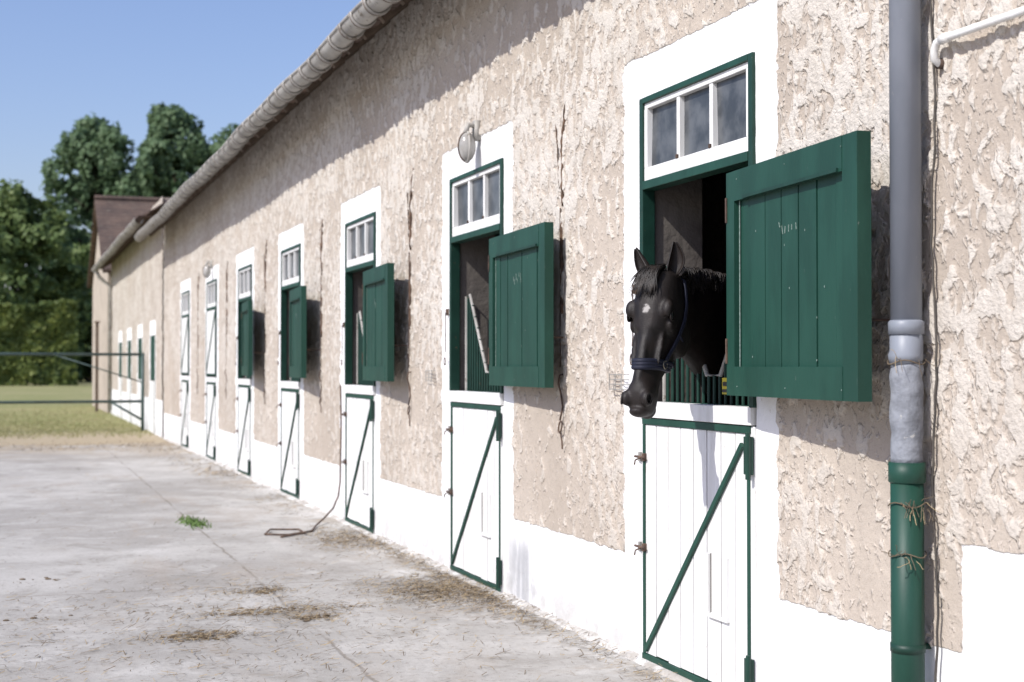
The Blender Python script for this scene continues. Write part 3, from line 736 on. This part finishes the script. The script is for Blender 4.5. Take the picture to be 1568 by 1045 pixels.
# ---------------------------------------------------------------- trees
def tree(name,x,y,H,R,mat,lobes,per,base=.18,leaf=.32,seed=0,kind='poplar'):
    g=np.random.default_rng(seed); random.seed(seed)
    root=empty(name); t=MB()
    tr=[(x+.3*math.sin(i*.9+seed),y,H*.85*i/8) for i in range(9)]
    t.tube(tr,[.028*H*(1-.1*i)*.8 for i in range(9)],MBARK,8)
    Cs=[];Ns=[]
    for i in range(lobes):
        s=(i+.5)/lobes; zc=H*(base+(1-base)*s*.93)
        if kind=='poplar': env=R*min(1,.55+s*2)*math.sqrt(max(.02,1-max(0,(s-.55)/.50)**2.6))
        else: env=R*math.sqrt(max(.05,1-(2*s-.85)**2*.8))
        an=i*2.4+g.uniform(-.5,.5); rr=env*g.uniform(.30,.88)
        if s>.95: rr*=.6
        c=np.array([x+rr*math.cos(an),y+rr*math.sin(an),zc])
        lr=R*g.uniform(.20,.42)*(1 if s<.9 else .8)
        t.tube([(x,y,zc-lr*1.3),tuple(c-np.array([0,0,lr*.2]))],[.012*H*(1-s*.7),.03],MBARK,5)
        v=g.normal(size=(per,3)); v/=np.linalg.norm(v,axis=1)[:,None]
        rad=g.uniform(.25,1,per)**.45
        k=g.normal(size=(12,3)); k/=np.linalg.norm(k,axis=1)[:,None]
        dm=(v@k.T); ki=dm.argmax(1); dm=dm.max(1); rad*=.62+.56*np.clip((dm-.45)/.5,0,1)
        sc=np.array([1,1,1.2 if kind=='poplar' else .8])*lr
        Cs.append(c+v*rad[:,None]*sc)
        nn=v*1.0+(v-k[ki])*1.2+g.normal(size=v.shape)*.55+np.array([0,0,.15]); Ns.append(nn/np.linalg.norm(nn,axis=1)[:,None])
    C=np.concatenate(Cs); N_=np.concatenate(Ns)
    keep=np.array([mnoise.noise(Vector((float(q[0])*.4,float(q[1])*.4,float(q[2])*.4)))>-.22 for q in C]); C=C[keep]; N_=N_[keep]; n=len(C)
    A,Bv=leaf_axes(N_)
    s_=g.uniform(.45,1.1,n)[:,None]*leaf
    quads(name+'_crown',C,A*s_,Bv*s_*.7,[mat],parent=root)
    t.obj(name+'_trunk',root,smooth=True)
tree('poplar_tree',5.4,156,28.5,6.2,ML1,60,600,.08,.27,1)
tree('poplar_tree',12.9,153,29.8,5.6,ML1,60,600,.08,.27,2)
tree('poplar_tree',19.4,152,27.4,5.6,ML1,54,560,.08,.27,3)
tree('poplar_tree',26.5,156,25,5.0,ML1,34,480,.12,.32,4)
tree('broadleaf_tree',-2.8,137,18,7.0,ML2,52,620,.06,.26,5,'b')
tree('broadleaf_tree',-13,140,17.0,7.0,ML2,36,520,.06,.30,6,'b')
tree('broadleaf_tree',5.0,146,14.5,5.2,ML2,38,520,.05,.26,8,'b')
def mass(name,boxes,mat,per,leaf):
    Cs=[];Ns=[]
    for (x0,x1,y0,y1,z1,amp) in boxes:
        n=per; X_=rng.uniform(x0,x1,n); Y_=rng.uniform(y0,y1,n)
        top=z1*(1+amp*np.array([mnoise.noise(Vector((float(q)*.25,float(z1),3))) for q in X_])+amp*.4*np.array([mnoise.noise(Vector((float(q)*1.1,5,float(w_)*.8))) for q,w_ in zip(X_,Y_)]))
        fr=rng.uniform(0,1,n)**.8; Z_=top*fr
        f_=rng.random(n)<.6; Y_[f_]=y0+rng.exponential(.25,f_.sum())+.7*np.array([mnoise.noise(Vector((float(q)*.6,float(z_)*.7,1))) for q,z_ in zip(X_[f_],Z_[f_])])
        t_=~f_; Z_[t_]=top[t_]*(1-.12*rng.random(t_.sum()))
        Cs.append(np.stack([X_,Y_,Z_],1))
        nn=np.where(f_[:,None],np.array([.35,-1,.1]),np.array([0,-.2,1]))+rng.normal(size=(n,3))*.5; Ns.append(nn/np.linalg.norm(nn,axis=1)[:,None])
    C=np.concatenate(Cs); n=len(C); A,Bv=leaf_axes(np.concatenate(Ns)); s_=rng.uniform(.5,1.1,n)[:,None]*leaf
    quads(name,C,A*s_,Bv*s_*.8,[mat])
mass('hedge',[(-32,1.8,117,121,6.4,.08)],ML3,32000,.20)
mass('distant_trees',[(-260,-20,215,235,13,.5),(-60,140,225,245,11,.5)],ML2,16000,.8)
